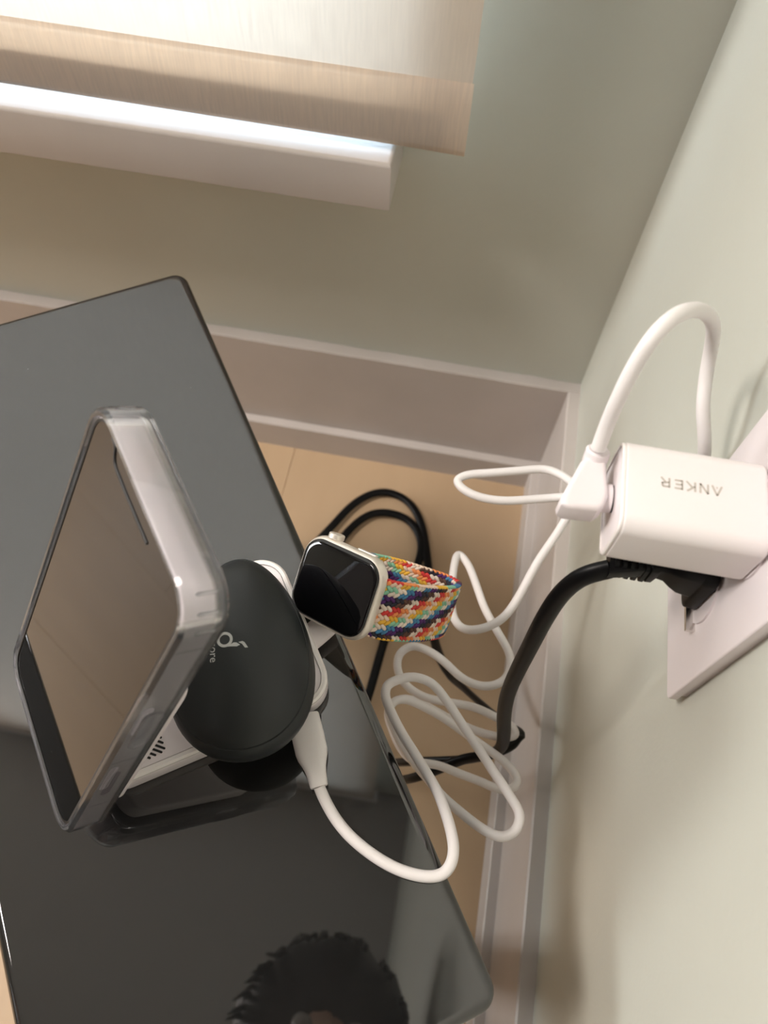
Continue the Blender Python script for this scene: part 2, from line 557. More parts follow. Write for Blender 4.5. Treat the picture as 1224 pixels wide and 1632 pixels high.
# ================================================================== the photographer, mirrored in the table top
def skin_mesh(name, verts, edges, radii, mat, parent, root=0, sub=2):
    me = bpy.data.meshes.new(name)
    me.from_pydata([tuple(v) for v in verts], edges, [])
    o = bpy.data.objects.new(name, me)
    COL.objects.link(o)
    bm = bmesh.new(); bm.from_mesh(me)
    lay = bm.verts.layers.skin.verify()
    bm.verts.ensure_lookup_table()
    for i, r in enumerate(radii):
        bm.verts[i][lay].radius = (r, r) if not isinstance(r, tuple) else r
        bm.verts[i][lay].use_root = (i == root)
    bm.to_mesh(me); bm.free()
    o.modifiers.new('skin', 'SKIN').use_smooth_shade = True
    sb = o.modifiers.new('sub', 'SUBSURF'); sb.levels = sub; sb.render_levels = sub
    bpy.context.view_layer.update()
    ev = o.evaluated_get(bpy.context.evaluated_depsgraph_get())
    m2 = bpy.data.meshes.new_from_object(ev)
    o.modifiers.clear()
    o.data = m2; m2.name = name
    m2.materials.clear(); m2.materials.append(mat)
    m2.polygons.foreach_set('use_smooth', [True] * len(m2.polygons))
    bpy.data.meshes.remove(me)
    o.parent = parent
    return o
PBASE = Vector((-0.24, -1.08, 0.0))
pe = thing('person', 'person in a dark maroon sweater bending over the table, mirrored faintly in its top', 'person', Matrix.Translation(PBASE))
skin_m = principled('skin', (0.45, 0.28, 0.21), 0.5)
hair_m = principled('dark_brown_hair', (0.018, 0.010, 0.008), 0.55)
knit_m = principled('maroon_knit', (0.055, 0.016, 0.018), 0.85)
denim_m = principled('dark_denim', (0.02, 0.024, 0.04), 0.8)
shoe_m = principled('black_shoe', (0.01, 0.01, 0.01), 0.5)
J = dict(hip=(-.24, -1.12, .92), waist=(-.24, -1.0, 1.02), chest=(-.235, -.83, 1.12), neck=(-.165, -.69, 1.155), nape=(-.145, -.63, 1.145),
         head=(-.125, -.55, 1.11), brow=(-.118, -.505, 1.06), chin=(-.128, -.575, 1.015),
         ls=(-.355, -.73, 1.12), le=(-.455, -.83, .88), lw=(-.345, -.955, .72), rs=(-.145, -.85, 1.12), re=(-.135, -.985, .885), rw=(-.165, -.965, .72),
         lh=(-.315, -1.12, .88), lk=(-.33, -.99, .50), la=(-.335, -1.10, .09), lt=(-.34, -.96, .035),
         rh=(-.175, -1.12, .88), rk=(-.17, -1.01, .50), ra=(-.165, -1.12, .09), rt=(-.16, -.98, .035))
R_ = dict(hip=.12, waist=.105, chest=.115, neck=.052, nape=.05, head=.088, brow=.062, chin=.036, ls=.052, le=.038, lw=.026, rs=.052, re=.038, rw=.026,
          lh=.085, lk=.055, la=.036, lt=.035, rh=.085, rk=.055, ra=.036, rt=.035)
E_ = [('hip', 'waist'), ('waist', 'chest'), ('chest', 'neck'), ('neck', 'nape'), ('nape', 'head'), ('head', 'brow'), ('head', 'chin'), ('chest', 'ls'), ('ls', 'le'), ('le', 'lw'),
      ('chest', 'rs'), ('rs', 're'), ('re', 'rw'), ('hip', 'lh'), ('lh', 'lk'), ('lk', 'la'), ('la', 'lt'), ('hip', 'rh'), ('rh', 'rk'), ('rk', 'ra'), ('ra', 'rt')]
def subset(names, grow, extra=None):
    V = [Vector(J[n]) - PBASE for n in names]
    Ed = [(names.index(a), names.index(b)) for a, b in E_ if a in names and b in names]
    return V, Ed, [R_[n] + grow for n in names]
names = list(J)
V, Ed, Rr = subset(names, 0.0)
for wn, kn, sd in (('lw', 'lk', 1), ('rw', 'rk', -1)):         # palms resting on the thighs, five bent fingers each
    w = Vector(J[wn]) - PBASE
    dirv = Vector((0.008 * sd, 0.014, -0.080)); lat = Vector((1, 0, 0)) * sd
    pi = len(V); V.append(w + dirv * 0.9); Rr.append(0.024); Ed.append((names.index(wn), pi))
    for q, (off, ln) in enumerate(((-0.026, .062), (-0.009, .072), (0.008, .068), (0.024, .054))):
        b0 = len(V)
        V += [w + dirv * 1.25 + lat * off, w + dirv * 1.25 + lat * off * 1.1 + dirv.normalized() * ln * .55 + Vector((0, 0, -.004)), w + dirv * 1.25 + lat * off * 1.15 + dirv.normalized() * ln * .85 + Vector((0, 0, -.026))]
        Rr += [.0095, .0088, .0078]; Ed += [(pi, b0), (b0, b0 + 1), (b0 + 1, b0 + 2)]
    b0 = len(V)
    V += [w + dirv * 0.75 + lat * 0.038, w + dirv * 1.15 + lat * 0.055 + Vector((0, 0, -.012))]
    Rr += [.011, .009]; Ed += [(pi, b0), (b0, b0 + 1)]
skin_mesh('body', V, Ed, Rr, skin_m, pe)
V, Ed, Rr = subset(['hip', 'waist', 'chest', 'neck', 'ls', 'le', 'lw', 'rs', 're', 'rw'], 0.014)
Rr[3] = .062
Rr[0] = .150; Rr[1] = .135
skin_mesh('sweater', V, Ed, Rr, knit_m, pe)
V, Ed, Rr = subset(['hip', 'lh', 'lk', 'la', 'rh', 'rk', 'ra'], 0.013)
skin_mesh('trousers', V, Ed, Rr, denim_m, pe)
for a, t in (('la', 'lt'), ('ra', 'rt')):
    pa, pt_ = Vector(J[a]) - PBASE, Vector(J[t]) - PBASE
    heel = Vector((pa.x, pa.y - 0.045, 0.035))
    v, f = tube(catmull([heel + Vector((0, -.02, 0)), heel, Vector((pa.x, pa.y, .045)), Vector((pt_.x, pt_.y + .02, .036)), Vector((pt_.x, pt_.y + .075, .026))], 5), 0.046, 0.034, 16, ref=Vector((0, 0, 1)),
                radii=[.35] + [.9] * 4 + [1.0] * 12 + [.8, .7, .55, .3])
    zmin = min(p[2] for p in v)
    v = [(p[0], p[1], max(p[2], 0.002)) for p in v]
    link_mesh('shoe', v, f, shoe_m, pe, 50)
hc = Vector(J['head']) - PBASE
fdir = (Vector(J['brow']) - Vector(J['head'])).normalized()
hv, hf = [], []
rings = []
for i in range(15):                                              # cap of hair over crown and back of the head
    u = -math.pi / 2 + math.pi * i / 14
    r = []
    for k_ in range(24):
        a = 2 * math.pi * k_ / 24
        d = Vector((math.cos(u) * math.cos(a), math.cos(u) * math.sin(a), math.sin(u)))
        front = max(0, d.dot(Vector((0, 0.2, -0.98))))
        rr = 0.118 * (1 + 0.05 * math.sin(a * 9 + i)) * (1 - 0.40 * front)
        r.append(hc + Vector((d.x * rr * 0.95, d.y * rr * 1.1, d.z * rr)) + Vector((0, -0.006, 0.018)))
    rings.append(r)
v, f = loft(rings)
hair = link_mesh('hair', v, f, hair_m, pe, 60)
hr = random.Random(11)
LV = []
for k_ in range(150):                                            # fine loose locks round the outline of the head
    a = hr.uniform(0, 2 * math.pi)
    p0 = hc + Vector((0.100 * math.cos(a), 0.116 * math.sin(a), hr.uniform(0.0, 0.05)))
    p1 = p0 + Vector((0.004 * math.cos(a), 0.004 * math.sin(a), -0.045))
    p2 = p1 + Vector((hr.uniform(-.010, .004), hr.uniform(-.012, .002), -hr.uniform(0.02, 0.05 if math.sin(a) > 0 else 0.12)))
    LV.append(tube(catmull([p0, p1, p2], 4), 0.0035, 0.0025, 5, radii=[.6, .9, 1, 1, .9, .8, .6, .4, .12]))
v, f = join(*LV)
lk = link_mesh('loose_locks', v, f, hair_m, hair, 60)
lk['kind'] = 'stuff'
for sx in (-1, 1):
    e = Vector(J['brow']) - PBASE + Vector((sx * 0.030, -0.018, -0.052))
    v, f = xf(lathe([(0.001, -.012), (.008, -.009), (.012, 0), (.008, .009), (.001, .012)], 14), Matrix.Translation(e))
    link_mesh('eye', v, f, principled('eye', (0.3, 0.27, 0.25), 0.2), pe, 60)

# ================================================================== roller shade
SHX, SHX0, SHY, SHB, SHT = -0.1224, -1.345, -0.035, 0.3750, 0.4151
sh = thing('roller_shade', 'cream woven roller shade glowing with daylight, with a deep bottom hem', 'window shade', Matrix.Translation((0, SHY, 0)))
rnd = random.Random(3)
NX, NZ = 60, 24
V, F = [], []
for j in range(NZ + 1):
    z = SHT - 0.001 + (2.62 - SHT) * (j / NZ) ** 1.5
    for i in range(NX + 1):
        t = i / NX
        x = SHX0 + (SHX - SHX0) * t
        if i == NX: x += rnd.uniform(-0.0004, 0.0004)
        V.append((x, 0.0008 * math.sin(x * 9), z))
for j in range(NZ):
    for i in range(NX):
        a = j * (NX + 1) + i
        F.append((a, a + 1, a + NX + 2, a + NX + 1))
link_mesh('cloth', V, F, M['shade'], sh, 60)
# hem: cloth folded round a weight bar
prof = [(-0.0004, SHT + 0.0015), (-0.0022, SHT - 0.004), (-0.0030, 0.402), (-0.0032, 0.392), (-0.0028, 0.380), (-0.0016, SHB + 0.0006),
        (0.0, SHB), (0.0016, SHB + 0.0006), (0.0028, 0.380), (0.0032, 0.392), (0.0028, 0.402), (0.0014, SHT - 0.004), (0.0003, SHT - 0.001)]
rings = []
for i in range(NX + 1):
    x = SHX0 + (SHX - SHX0) * i / NX
    sag = 0.0006 * math.sin(x * 11) - (0.0016 * max(0, (x + 0.20) / 0.08) ** 2 if x > -0.20 else 0)
    if i == NX: x += 0.0008
    rings.append([(x, y + 0.0008 * math.sin(x * 9), z + (sag if z < 0.39 else 0)) for y, z in prof])
v, f = loft(rings, False, False, closed=False)
hem = link_mesh('hem', v, f, M['hem'], sh, 60)
v, f = box(SHX0 + 0.01, SHX - 0.012, -0.0019, 0.0019, 0.3770, 0.3993)
link_mesh('hem_bar', v, f, M['bar'], hem, 0)
v, f = lathe([(0.002, 0), (0.02, 0), (0.02, SHX - SHX0 + 0.02), (0.002, SHX - SHX0 + 0.02)], 20)
m = Matrix.Translation((SHX0 - 0.01, 0.012, 2.63)) @ Matrix.Rotation(math.pi / 2, 4, 'Y')
v = [m @ Vector(p) for p in v]
link_mesh('roller_tube', v, f, M['white_plastic'], sh)

# ================================================================== side table
ZT = 0.325
TA = Vector((0.560, -0.8285, 0)).normalized()      # long axis
TBX = Vector((-TA.y, TA.x, 0))                     # short axis, towards the outlet wall
e1v = Vector((0.617, -0.787, 0)).normalized(); e2v = Vector((0.787, 0.617, 0)).normalized()
def e12(a, b, z=0): return e1v * a + e2v * b + Vector((0, 0, z))
c_far = e12(-0.0835, -0.2832); c_near = e12(0.3215, -0.3125)
ta = (c_near - c_far).normalized(); tb = Vector((-ta.y, ta.x, 0))
TL = (c_near - c_far).length; TW = 0.1690
tc = (c_far + c_near) / 2 - tb * TW / 2
tab = thing('side_table', 'narrow glossy black lacquered table with rounded corners in front of the corner', 'table',
            frame((tc.x, tc.y, 0), ta, tb))
v, f = prism(rrect(TL, TW, 0.0085, 8), ZT - 0.034, ZT, bt=0.0042, bb=0.003, seg=5)
link_mesh('tabletop', v, f, M['lacquer'], tab, 40)
v, f = prism(rrect(TL - .05, TW - .05, 0.004, 3), ZT - 0.075, ZT - 0.0335)
link_mesh('apron', v, f, M['lacquer'], tab)
for sx in (-1, 1):
    for sy in (-1, 1):
        v, f = prism(rrect(0.026, 0.026, 0.004, 3, sx * (TL / 2 - 0.036), sy * (TW / 2 - 0.036)), 0.0, ZT - 0.0335, bb=0.001)
        link_mesh('leg', v, f, M['lacquer'], tab)

# ================================================================== charging stand
a0 = math.radians(-56.1)
bx_, by_ = Vector((math.cos(a0), math.sin(a0), 0)), Vector((-math.sin(a0), math.cos(a0), 0))
SO = Vector((-0.2006 + 0.0046, -0.347 + 0.0031, ZT))
st = thing('charging_stand', 'white three-in-one charging stand with vents on the black table', 'charger', frame(SO, bx_, by_))
STI = frame(SO, bx_, by_).inverted()
BW, BL, BH = 0.073, 0.104, 0.014
v, f = prism(rrect(BW, BL, 0.013, 10), 0.0002, BH - 0.003, bb=0.0015, bt=0.0008, seg=3)
link_mesh('base', v, f, M['stand_plastic'], st, 40)
v, f = ring_prism(rrect(BW, BL, 0.013, 10), rrect(BW - 0.005, BL - 0.005, 0.0105, 10), BH - 0.0034, BH, 0.0009)
link_mesh('rim', v, f, M['rim_plastic'], st, 40)
v, f = prism(rrect(BW - 0.0056, BL - 0.0056, 0.0102, 10), BH - 0.0034, BH - 0.0005)
link_mesh('top_panel', v, f, M['stand_plastic'], st, 40)
# cooling slots
VENTS = ((-0.2002, -0.3765), (-0.1998, -0.3783), (-0.1993, -0.3802), (-0.2, -0.3819), (-0.2013, -0.3836), (-0.2026, -0.3852))
VDIR = Vector((0.9889, -0.1488, 0))
for (vx, vy), ln in zip(VENTS, (0.0011, 0.0030, 0.0048, 0.0048, 0.0032, 0.0021)):
    cpos = STI @ Vector((vx, vy, ZT + BH))
    d = STI.to_3x3() @ VDIR
    mo = Matrix.Translation((cpos.x, cpos.y, 0)) @ Matrix.Rotation(math.atan2(d.y, d.x), 4, 'Z')
    v, f = xf(prism(rrect(ln, 0.00095, 0.00045, 4), BH - 0.003, BH - 0.0003), mo)
    link_mesh('vent_slot', v, f, M['dark_slot'], st, 0)

# phone frame axes
PX = Vector((0.603, -0.797, 0.029)).normalized()
PY = Vector((0.381, 0.320, 0.867)).normalized()
PZ = PX.cross(PY)
PC = Vector((-0.2173, -0.3644, 0.4120))
PH = frame(PC, PX, PY)
# leaning support panel behind the phone
panel = prism(rrect(0.070, 0.098, 0.010, 8, 0, -0.0255), -0.0228, -0.0147, bt=0.0015, bb=0.0015, seg=3)
panel = xf(panel, STI @ PH)
link_mesh('phone_rest', panel[0], panel[1], M['stand_plastic'], st, 40)
v, f = xf(prism(rrect(0.058, 0.010, 0.004, 6), 0, 0.02), Matrix.Translation(STI @ (PC - PY * 0.062 - PZ * 0.016)) @ Matrix.Translation((0, 0, -0.012)))
# watch frame
WPOS = Vector((-0.1421, -0.3055, 0.3591))
WX = Vector((0.854, -0.388, 0.346)); WY = Vector((0.149, 0.82, 0.552))
WF = frame(WPOS, WX, WY)
WZ = WF.to_3x3() @ Vector((0, 0, 1))
# watch arm and puck
pk = lathe([(0.004, -0.0200), (0.0128, -0.0200), (0.014, -0.0188), (0.014, -0.0128), (0.0132, -0.0121), (0.004, -0.0119)], 40)
pk = xf(pk, STI @ WF)
link_mesh('watch_puck', pk[0], pk[1], M['puck'], st, 40)
p_end = STI @ (WPOS - WZ * 0.0178)
p_sta = STI @ Vector((-0.1530, -0.3255, 0.3335))
wzl = STI.to_3x3() @ WZ
path = catmull([p_sta, p_sta.lerp(p_end, 0.35) - wzl * 0.004, p_sta.lerp(p_end, 0.7) - wzl * 0.0025, p_end], 6)
v, f = tube(path, 0.0062, 0.0040, 16, ref=Vector((0, -0.25, 1)))
link_mesh('watch_arm', v, f, M['stand_plastic'], st, 50)

# ================================================================== earbuds case
EA, EB, EC, ETP, EYAW = 0.0424, 0.0288, 0.020, -0.2196, 1.8477
EGM = Matrix.Translation((-0.1722, -0.3423, ZT + BH)) @ Matrix.Rotation(EYAW, 4, 'Z')
eg = thing('earbuds_case', 'matte black egg-shaped earbuds case lying on the white charging stand', 'earbuds case', EGM)
def egg_z(x, y):
    q = (x / EA) ** 2 + (y / (EB * (1 + ETP * x / EA))) ** 2
    return EC + EC * max(0.0, 1 - q) ** 0.45
def egg_ring(u, shrink=0.0, n=72):
    cu, su = math.cos(u), math.sin(u)
    z = EC + EC * math.copysign(abs(su) ** 0.9, su)
    r = []
    for k in range(n):
        a = 2 * math.pi * k / n
        x = (EA - shrink) * cu * math.cos(a)
        y = (EB - shrink) * cu * math.sin(a) * (1 + ETP * math.cos(a) * cu)
        r.append((x, y, z))
    return r
US = math.asin(((0.367 - ZT - BH - EC) / EC) ** (1 / 0.9))
lid = [egg_ring(US + 0.016, 0.0012), egg_ring(US + 0.016)] + [egg_ring(US + 0.016 + (math.pi / 2 - 0.03 - US - 0.016) * i / 22) for i in range(1, 23)]
v, f = loft(lid)
link_mesh('lid', v, f, M['buds'], eg, 50)
body = [egg_ring(-math.pi / 2 + 0.03 + (US - 0.016 + math.pi / 2 - 0.03) * i / 30) for i in range(31)] + [egg_ring(US - 0.016, 0.0012), egg_ring(US + 0.016, 0.0012)]
v, f = loft(body)
link_mesh('body', v, f, M['buds'], eg, 50)
# printed mark: ring, stem, small arc, all laid on the lid's curve
def on_egg(part, lift):
    return [(x, y, egg_z(x, y) + lift + z) for x, y, z in part[0]], part[1]
def arc_band(cx, cy, r0, r1, a0, a1, n=40, z=0.00003):
    V, F = [], []
    for i in range(n + 1):
        a = math.radians(a0 + (a1 - a0) * i / n)
        for r in (r0, r1):
            V.append((cx + r * math.cos(a), cy + r * math.sin(a), 0)); V.append((cx + r * math.cos(a), cy + r * math.sin(a), z))
    for i in range(n):
        b = i * 4
        F += [(b + 1, b + 3, b + 7, b + 5), (b, b + 4, b + 6, b + 2), (b, b + 1, b + 5, b + 4), (b + 2, b + 6, b + 7, b + 3)]
    return V, F
ring = arc_band(0.0003, 0.0042, 0.0020, 0.0031, 0, 360)
stem = poly([(-0.0020, 0.0022), (-0.0012, 0.0008), (-0.0013, -0.0003), (-0.0023, -0.0017), (-0.0029, -0.0004), (-0.0027, 0.0016), (-0.0026, 0.0046)], 0, 0.00003)
arc = poly([(-0.0012, -0.0010), (-0.0009, -0.0026), (-0.0014, -0.0034), (-0.0036, -0.0047), (-0.0036, -0.0035), (-0.0020, -0.0024)], 0, 0.00003)
lg = on_egg(join(ring, stem, arc), 0.00006)
link_mesh('logo', lg[0], lg[1], M['silver_print'], eg, 0)

def text_mesh(s, size):
    cu = bpy.data.curves.new('t', 'FONT')
    cu.body = s; cu.size = size; cu.align_x = 'CENTER'; cu.resolution_u = 3
    to = bpy.data.objects.new('t', cu); COL.objects.link(to)
    bpy.context.view_layer.update()
    me = bpy.data.meshes.new_from_object(to)
    V = [tuple(q.co) for q in me.vertices]; F = [tuple(p.vertices) for p in me.polygons]
    bpy.data.objects.remove(to); bpy.data.curves.remove(cu); bpy.data.meshes.remove(me)
    return V, F
tv, tf = text_mesh('soundcore', 0.0036)
xs = [p[0] for p in tv]; sc_ = 0.0185 / (max(xs) - min(xs))
tv = [(0.0012 - x * sc_, 0.0100 - y * sc_, 0.00002) for x, y, z in tv]
tx = on_egg((tv, tf), 0.00006)
link_mesh('lettering', tx[0], tx[1], M['silver_print'], eg, 0)

# ================================================================== phone and clear case
KW, KH, KT = 0.0819, 0.1614, 0.0145          # case outside
FW_, FH_ = 0.0763, 0.1558                    # phone outside
ZF, ZB = -0.0014, -0.0118                    # phone front and back planes
ph = thing('smartphone', 'smartphone with dark reflective screen leaning on the charging stand', 'phone', PH)
v, f = prism(rrect(FW_, FH_, 0.0103, 10), ZB + 0.0004, ZF, bt=0.0008, bb=0.0008, seg=3)
link_mesh('frame', v, f, M['phone_frame'], ph, 40)
v, f = prism(rrect(FW_ - 0.0017, FH_ - 0.0017, 0.0095, 10), ZF - 0.0002, ZF + 0.0003, bt=0.0003, seg=2)
scr = link_mesh('screen', v, f, M['screen'], ph, 0)
v, f = prism(rrect(FW_ - 0.002, FH_ - 0.002, 0.0093, 10), ZB, ZB + 0.0006)
link_mesh('back_glass', v, f, M['phone_back'], ph, 40)
# dark edge of the notch cut-out in the screen protector
zn = ZF + 0.00045
nt_path = [Vector((-0.0250, FH_ / 2 - 0.0016, zn)), Vector((-0.0220, FH_ / 2 - 0.0024, zn)), Vector((-0.0205, FH_ / 2 - 0.0050, zn)), Vector((-0.0185, FH_ / 2 - 0.0066, zn)),
           Vector((-0.013, FH_ / 2 - 0.0070, zn)), Vector((0.0, FH_ / 2 - 0.0070, zn)), Vector((0.0105, FH_ / 2 - 0.0068, zn))]
v, f = tube(catmull(nt_path, 6), 0.0006, 0.0003, 8, ref=Vector((0, 0, 1)))
link_mesh('notch_edge', v, f, M['black_gasket'], scr, 60)
v, f = ring_prism(rrect(FW_ - 0.0012, FH_ - 0.0012, 0.0098, 10), rrect(FW_ - 0.0030, FH_ - 0.0030, 0.0089, 10), ZF - 0.0001, ZF + 0.0005)
link_mesh('bezel', v, f, M['black_gasket'], scr, 40)
# side button and antenna window on the right-hand edge
def pill_on_side(y0, y1, wz, zc, x, t):
    o = rrect(y1 - y0, wz, wz / 2 - 0.0001, 6)
    p = prism(o, 0, t, bt=min(0.0003, t * .5), seg=2)
    mm = Matrix.Translation((x, (y0 + y1) / 2, zc)) @ Matrix(((0, 0, 1, 0), (1, 0, 0, 0), (0, 1, 0, 0), (0, 0, 0, 1)))
    return xf(p, mm)
zm = (ZF + ZB) / 2
v, f = pill_on_side(0.004, 0.022, 0.0036, zm, FW_ / 2 - 0.0001, 0.0006)
link_mesh('side_button', v, f, principled('button_lilac', (0.50, 0.46, 0.50), 0.35), ph, 40)
v, f = pill_on_side(-0.040, -0.021, 0.0034, zm, FW_ / 2 - 0.0001, 0.0003)
link_mesh('antenna_window', v, f, principled('antenna_grey', (0.42, 0.38, 0.42), 0.4), ph, 40)
am = principled('antenna_band', (0.6, 0.56, 0.58), 0.5)
for yy in (-0.012, -0.049, 0.059):
    v, f = box(FW_ / 2 - 0.0001, FW_ / 2 + 0.0001, yy - 0.0005, yy + 0.0005, ZB + 0.001, ZF - 0.001)
    link_mesh('antenna_line', v, f, am, ph, 0)
v, f = prism(rrect(0.030, 0.030, 0.007, 8, -0.0195, 0.056), ZB - 0.0015, ZB, bb=0.0008, seg=3)
cm = link_mesh('camera_module', v, f, M['phone_back'], ph, 40)
for cx, cy in ((-0.0255, 0.062), (-0.0135, 0.050)):
    v, f = xf(lathe([(0.002, -0.0010), (0.0058, -0.0010), (0.0062, -0.0006), (0.0062, 0.0004), (0.002, 0.0004)], 28), Matrix.Translation((cx, cy, ZB - 0.0015)))
    link_mesh('lens', v, f, M['screen'], cm, 40)

cs = thing('phone_case', 'clear see-through bumper case around the leaning smartphone', 'phone case', PH)
v, f = ring_prism(rrect(KW, KH, 0.0132, 10), rrect(FW_ + 0.0004, FH_ + 0.0004, 0.0105, 10), -KT, 0.0, 0.0012)
link_mesh('bumper', v, f, M['tpu'], cs, 40)
v, f = prism(rrect(FW_ + 0.0003, FH_ + 0.0003, 0.0105, 10), -KT, -KT + 0.0010)
link_mesh('back_plate', v, f, M['tpu'], cs, 40)
v, f = pill_on_side(0.001, 0.025, 0.0066, zm, KW / 2 - 0.0001, 0.0010)
link_mesh('button_cover', v, f, M['tpu'], cs, 40)
# grip ribs round the four corners
for sx, sy, a_list in ((1, 1, (12, 38, 62)), (-1, 1, (120, 150)), (1, -1, (-30, -55)), (-1, -1, (205, 235))):
    ccx, ccy = sx * (KW / 2 - 0.0132), sy * (KH / 2 - 0.0132)
    for a in a_list:
        aa = math.radians(a)
        p0 = Vector((ccx + 0.0133 * math.cos(aa), ccy + 0.0133 * math.sin(aa), -0.0042))
        p1 = p0 + Vector((0, 0, -0.0066))
        v, f = tube([p0, p0.lerp(p1, .1), p0.lerp(p1, .9), p1], 0.00065, 0.0005, 8, radii=[.3, 1, 1, .3])
        link_mesh('grip_rib', v, f, M['tpu'], cs, 50)

# ================================================================== smartwatch
wt = thing('smartwatch', 'square smartwatch with a pale metal case and rainbow braided band', 'watch', WF)
def sup(w, h, n=64, e=3.2, r=0):
    o = []
    for k in range(n):
        a = 2 * math.pi * k / n
        c, s = math.cos(a), math.sin(a)
        o.append((w / 2 * math.copysign(abs(c) ** (2 / e), c), h / 2 * math.copysign(abs(s) ** (2 / e), s)))
    return o
CW, CH = 0.0448, 0.0378
rings = []
for d, z in ((0.0075, -0.0107), (0.004, -0.0102), (0.0018, -0.0088), (0.0004, -0.0065), (0.0, -0.0045), (0.0003, -0.0028), (0.0010, -0.0016), (0.0017, -0.0012)):
    rings.append([(x, y, z) for x, y in rrect(CW - 2 * d, CH - 2 * d, 0.0105 - d * 0.8, 10)])
v, f = loft(rings)
link_mesh('case', v, f, M['starlight'], wt, 50)
rings = []
for d, z in ((0.0016, -0.0014), (0.0017, -0.0009), (0.0021, -0.0004), (0.0029, -0.0001), (0.0042, 0.0)):
    rings.append([(x, y, z) for x, y in rrect(CW - 2 * d, CH - 2 * d, 0.0102 - d * 0.9, 10)])
v, f = loft(rings)
link_mesh('crystal', v, f, M['watch_glass'], wt, 50)
# crown on the upper side edge, towards 12 o'clock
cr = lathe([(0.0012, 0), (0.0034, 0), (0.0036, 0.0002), (0.0036, 0.0021), (0.0033, 0.0024), (0.0008, 0.0025)], 32)
cr = xf(cr, Matrix.Translation((-0.0095, CH / 2 - 0.0002, -0.0050)) @ Matrix.Rotation(-math.pi / 2, 4, 'X'))
link_mesh('crown', cr[0], cr[1], M['starlight'], wt, 40)
v, f = xf(prism(rrect(0.0105, 0.0020, 0.0009, 5), 0, 0.0005, bt=0.0002, seg=2), Matrix.Translation((0.0085, CH / 2 - 0.0001, -0.0052)) @ Matrix.Rotation(-math.pi / 2, 4, 'X'))
link_mesh('side_button', v, f, M['starlight'], wt, 40)
v, f = lathe([(0.004, -0.0116), (0.011, -0.0112), (0.0125, -0.0104), (0.004, -0.0100)], 32)
link_mesh('sensor_window', v, f, M['sensor'], wt, 40)
# braided loop
loop = [(0.0195, -0.0055), (0.0235, -0.0085), (0.0275, -0.020), (0.0295, -0.040), (0.0275, -0.058), (0.0215, -0.0705), (0.0135, -0.0745), (0.0055, -0.0705),
        (-0.0080, -0.0600), (-0.0150, -0.043), (-0.0170, -0.0235), (-0.0215, -0.0095), (-0.0195, -0.0055)]
lp = smooth_path(catmull([(x, 0, z) for x, z in loop], 14), 6)
# resample evenly
acc = [0.0]
for i in range(1, len(lp)): acc.append(acc[-1] + (lp[i] - lp[i - 1]).length)
LL = acc[-1]
def at_s(s):
    s = min(max(s, 0), LL - 1e-6)
    for i in range(1, len(acc)):
        if acc[i] >= s:
            t = (s - acc[i - 1]) / (acc[i] - acc[i - 1] + 1e-12)
            p = lp[i - 1].lerp(lp[i], t); d = (lp[i] - lp[i - 1]).normalized()
            return p, d
BWID = 0.0250
BOFF = -0.0012
rings = []
NS = 90
for k in range(NS + 1):
    p, d = at_s(LL * k / NS)
    nrm = Vector((-d.z, 0, d.x))
    rings.append([p + Vector((0, 1, 0)) * (BOFF + BWID / 2 * 0.97 * math.copysign(abs(math.cos(a)) ** 0.5, math.cos(a))) + nrm * (0.0008 * math.sin(a))
                  for a in [2 * math.pi * q / 16 for q in range(16)]])
v, f = loft(rings)
bandm = principled('band_core', (0.22, 0.15, 0.11), 0.8)
band = link_mesh('band', v, f, bandm, wt, 50)
PAL = dict(m=(0.25, 0.52, 0.36), y=(0.80, 0.45, 0.05), c=(0.78, 0.58, 0.45), o=(0.80, 0.27, 0.09), r=(0.62, 0.045, 0.04), b=(0.10, 0.045, 0.03),
           k=(0.02, 0.02, 0.035), p=(0.075, 0.018, 0.13), u=(0.06, 0.21, 0.38), w=(0.78, 0.66, 0.56))
SEQ = 'pkbwrocymwu'
NCOL, PITCH = 12, 0.00235
NROW = int(LL / PITCH)
YV, YF, YC = [], [], []
def stitch(center, along, nrm, length, rad, col):
    b = along.cross(nrm).normalized()
    prof = ((-0.5, 0.45), (-0.36, 0.92), (0.0, 1.05), (0.36, 0.92), (0.5, 0.45))
    n = 7; base = len(YV)
    for t, s in prof:
        for q in range(n):
            a = 2 * math.pi * q / n
            YV.append(tuple(center + along * (length * t) + b * (rad * s * math.cos(a)) + nrm * (rad * 0.8 * s * math.sin(a))))
    for i in range(len(prof) - 1):
        for q in range(n):
            r2 = (q + 1) % n
            YF.append((base + i * n + q, base + i * n + r2, base + (i + 1) * n + r2, base + (i + 1) * n + q)); YC.append(col)
    YF.append(tuple(base + q for q in reversed(range(n)))); YC.append(col)
    YF.append(tuple(base + (len(prof) - 1) * n + q for q in range(n))); YC.append(col)
for side in (1, -1):
    for cidx in range(NCOL):
        yy = BOFF - BWID / 2 + BWID * (cidx + 0.5) / NCOL
        for r in range(NROW):
            s = (r + (0.5 if cidx % 2 else 0.0)) * PITCH + 0.0015
            if s > LL - 0.001: continue
            p, d = at_s(s)
            nrm = Vector((-d.z, 0, d.x)) * side
            sg = 1 if cidx % 2 else -1
            ang = math.radians(34) * sg * side
            al = (d * math.cos(ang) + Vector((0, 1, 0)) * math.sin(ang)).normalized()
            ch = SEQ[((r + 1) // 2 - cidx * 2 + (cidx // 2)) % len(SEQ)]
            base_c = PAL[ch]; j = random.uniform(0.88, 1.1)
            rim = (cidx in (0, NCOL - 1))
            stitch(p + Vector((0, yy, 0)) + nrm * (0.00085 if not rim else 0.0006), al, nrm, 0.0035, 0.00098, tuple(min(1, c * j) for c in base_c))
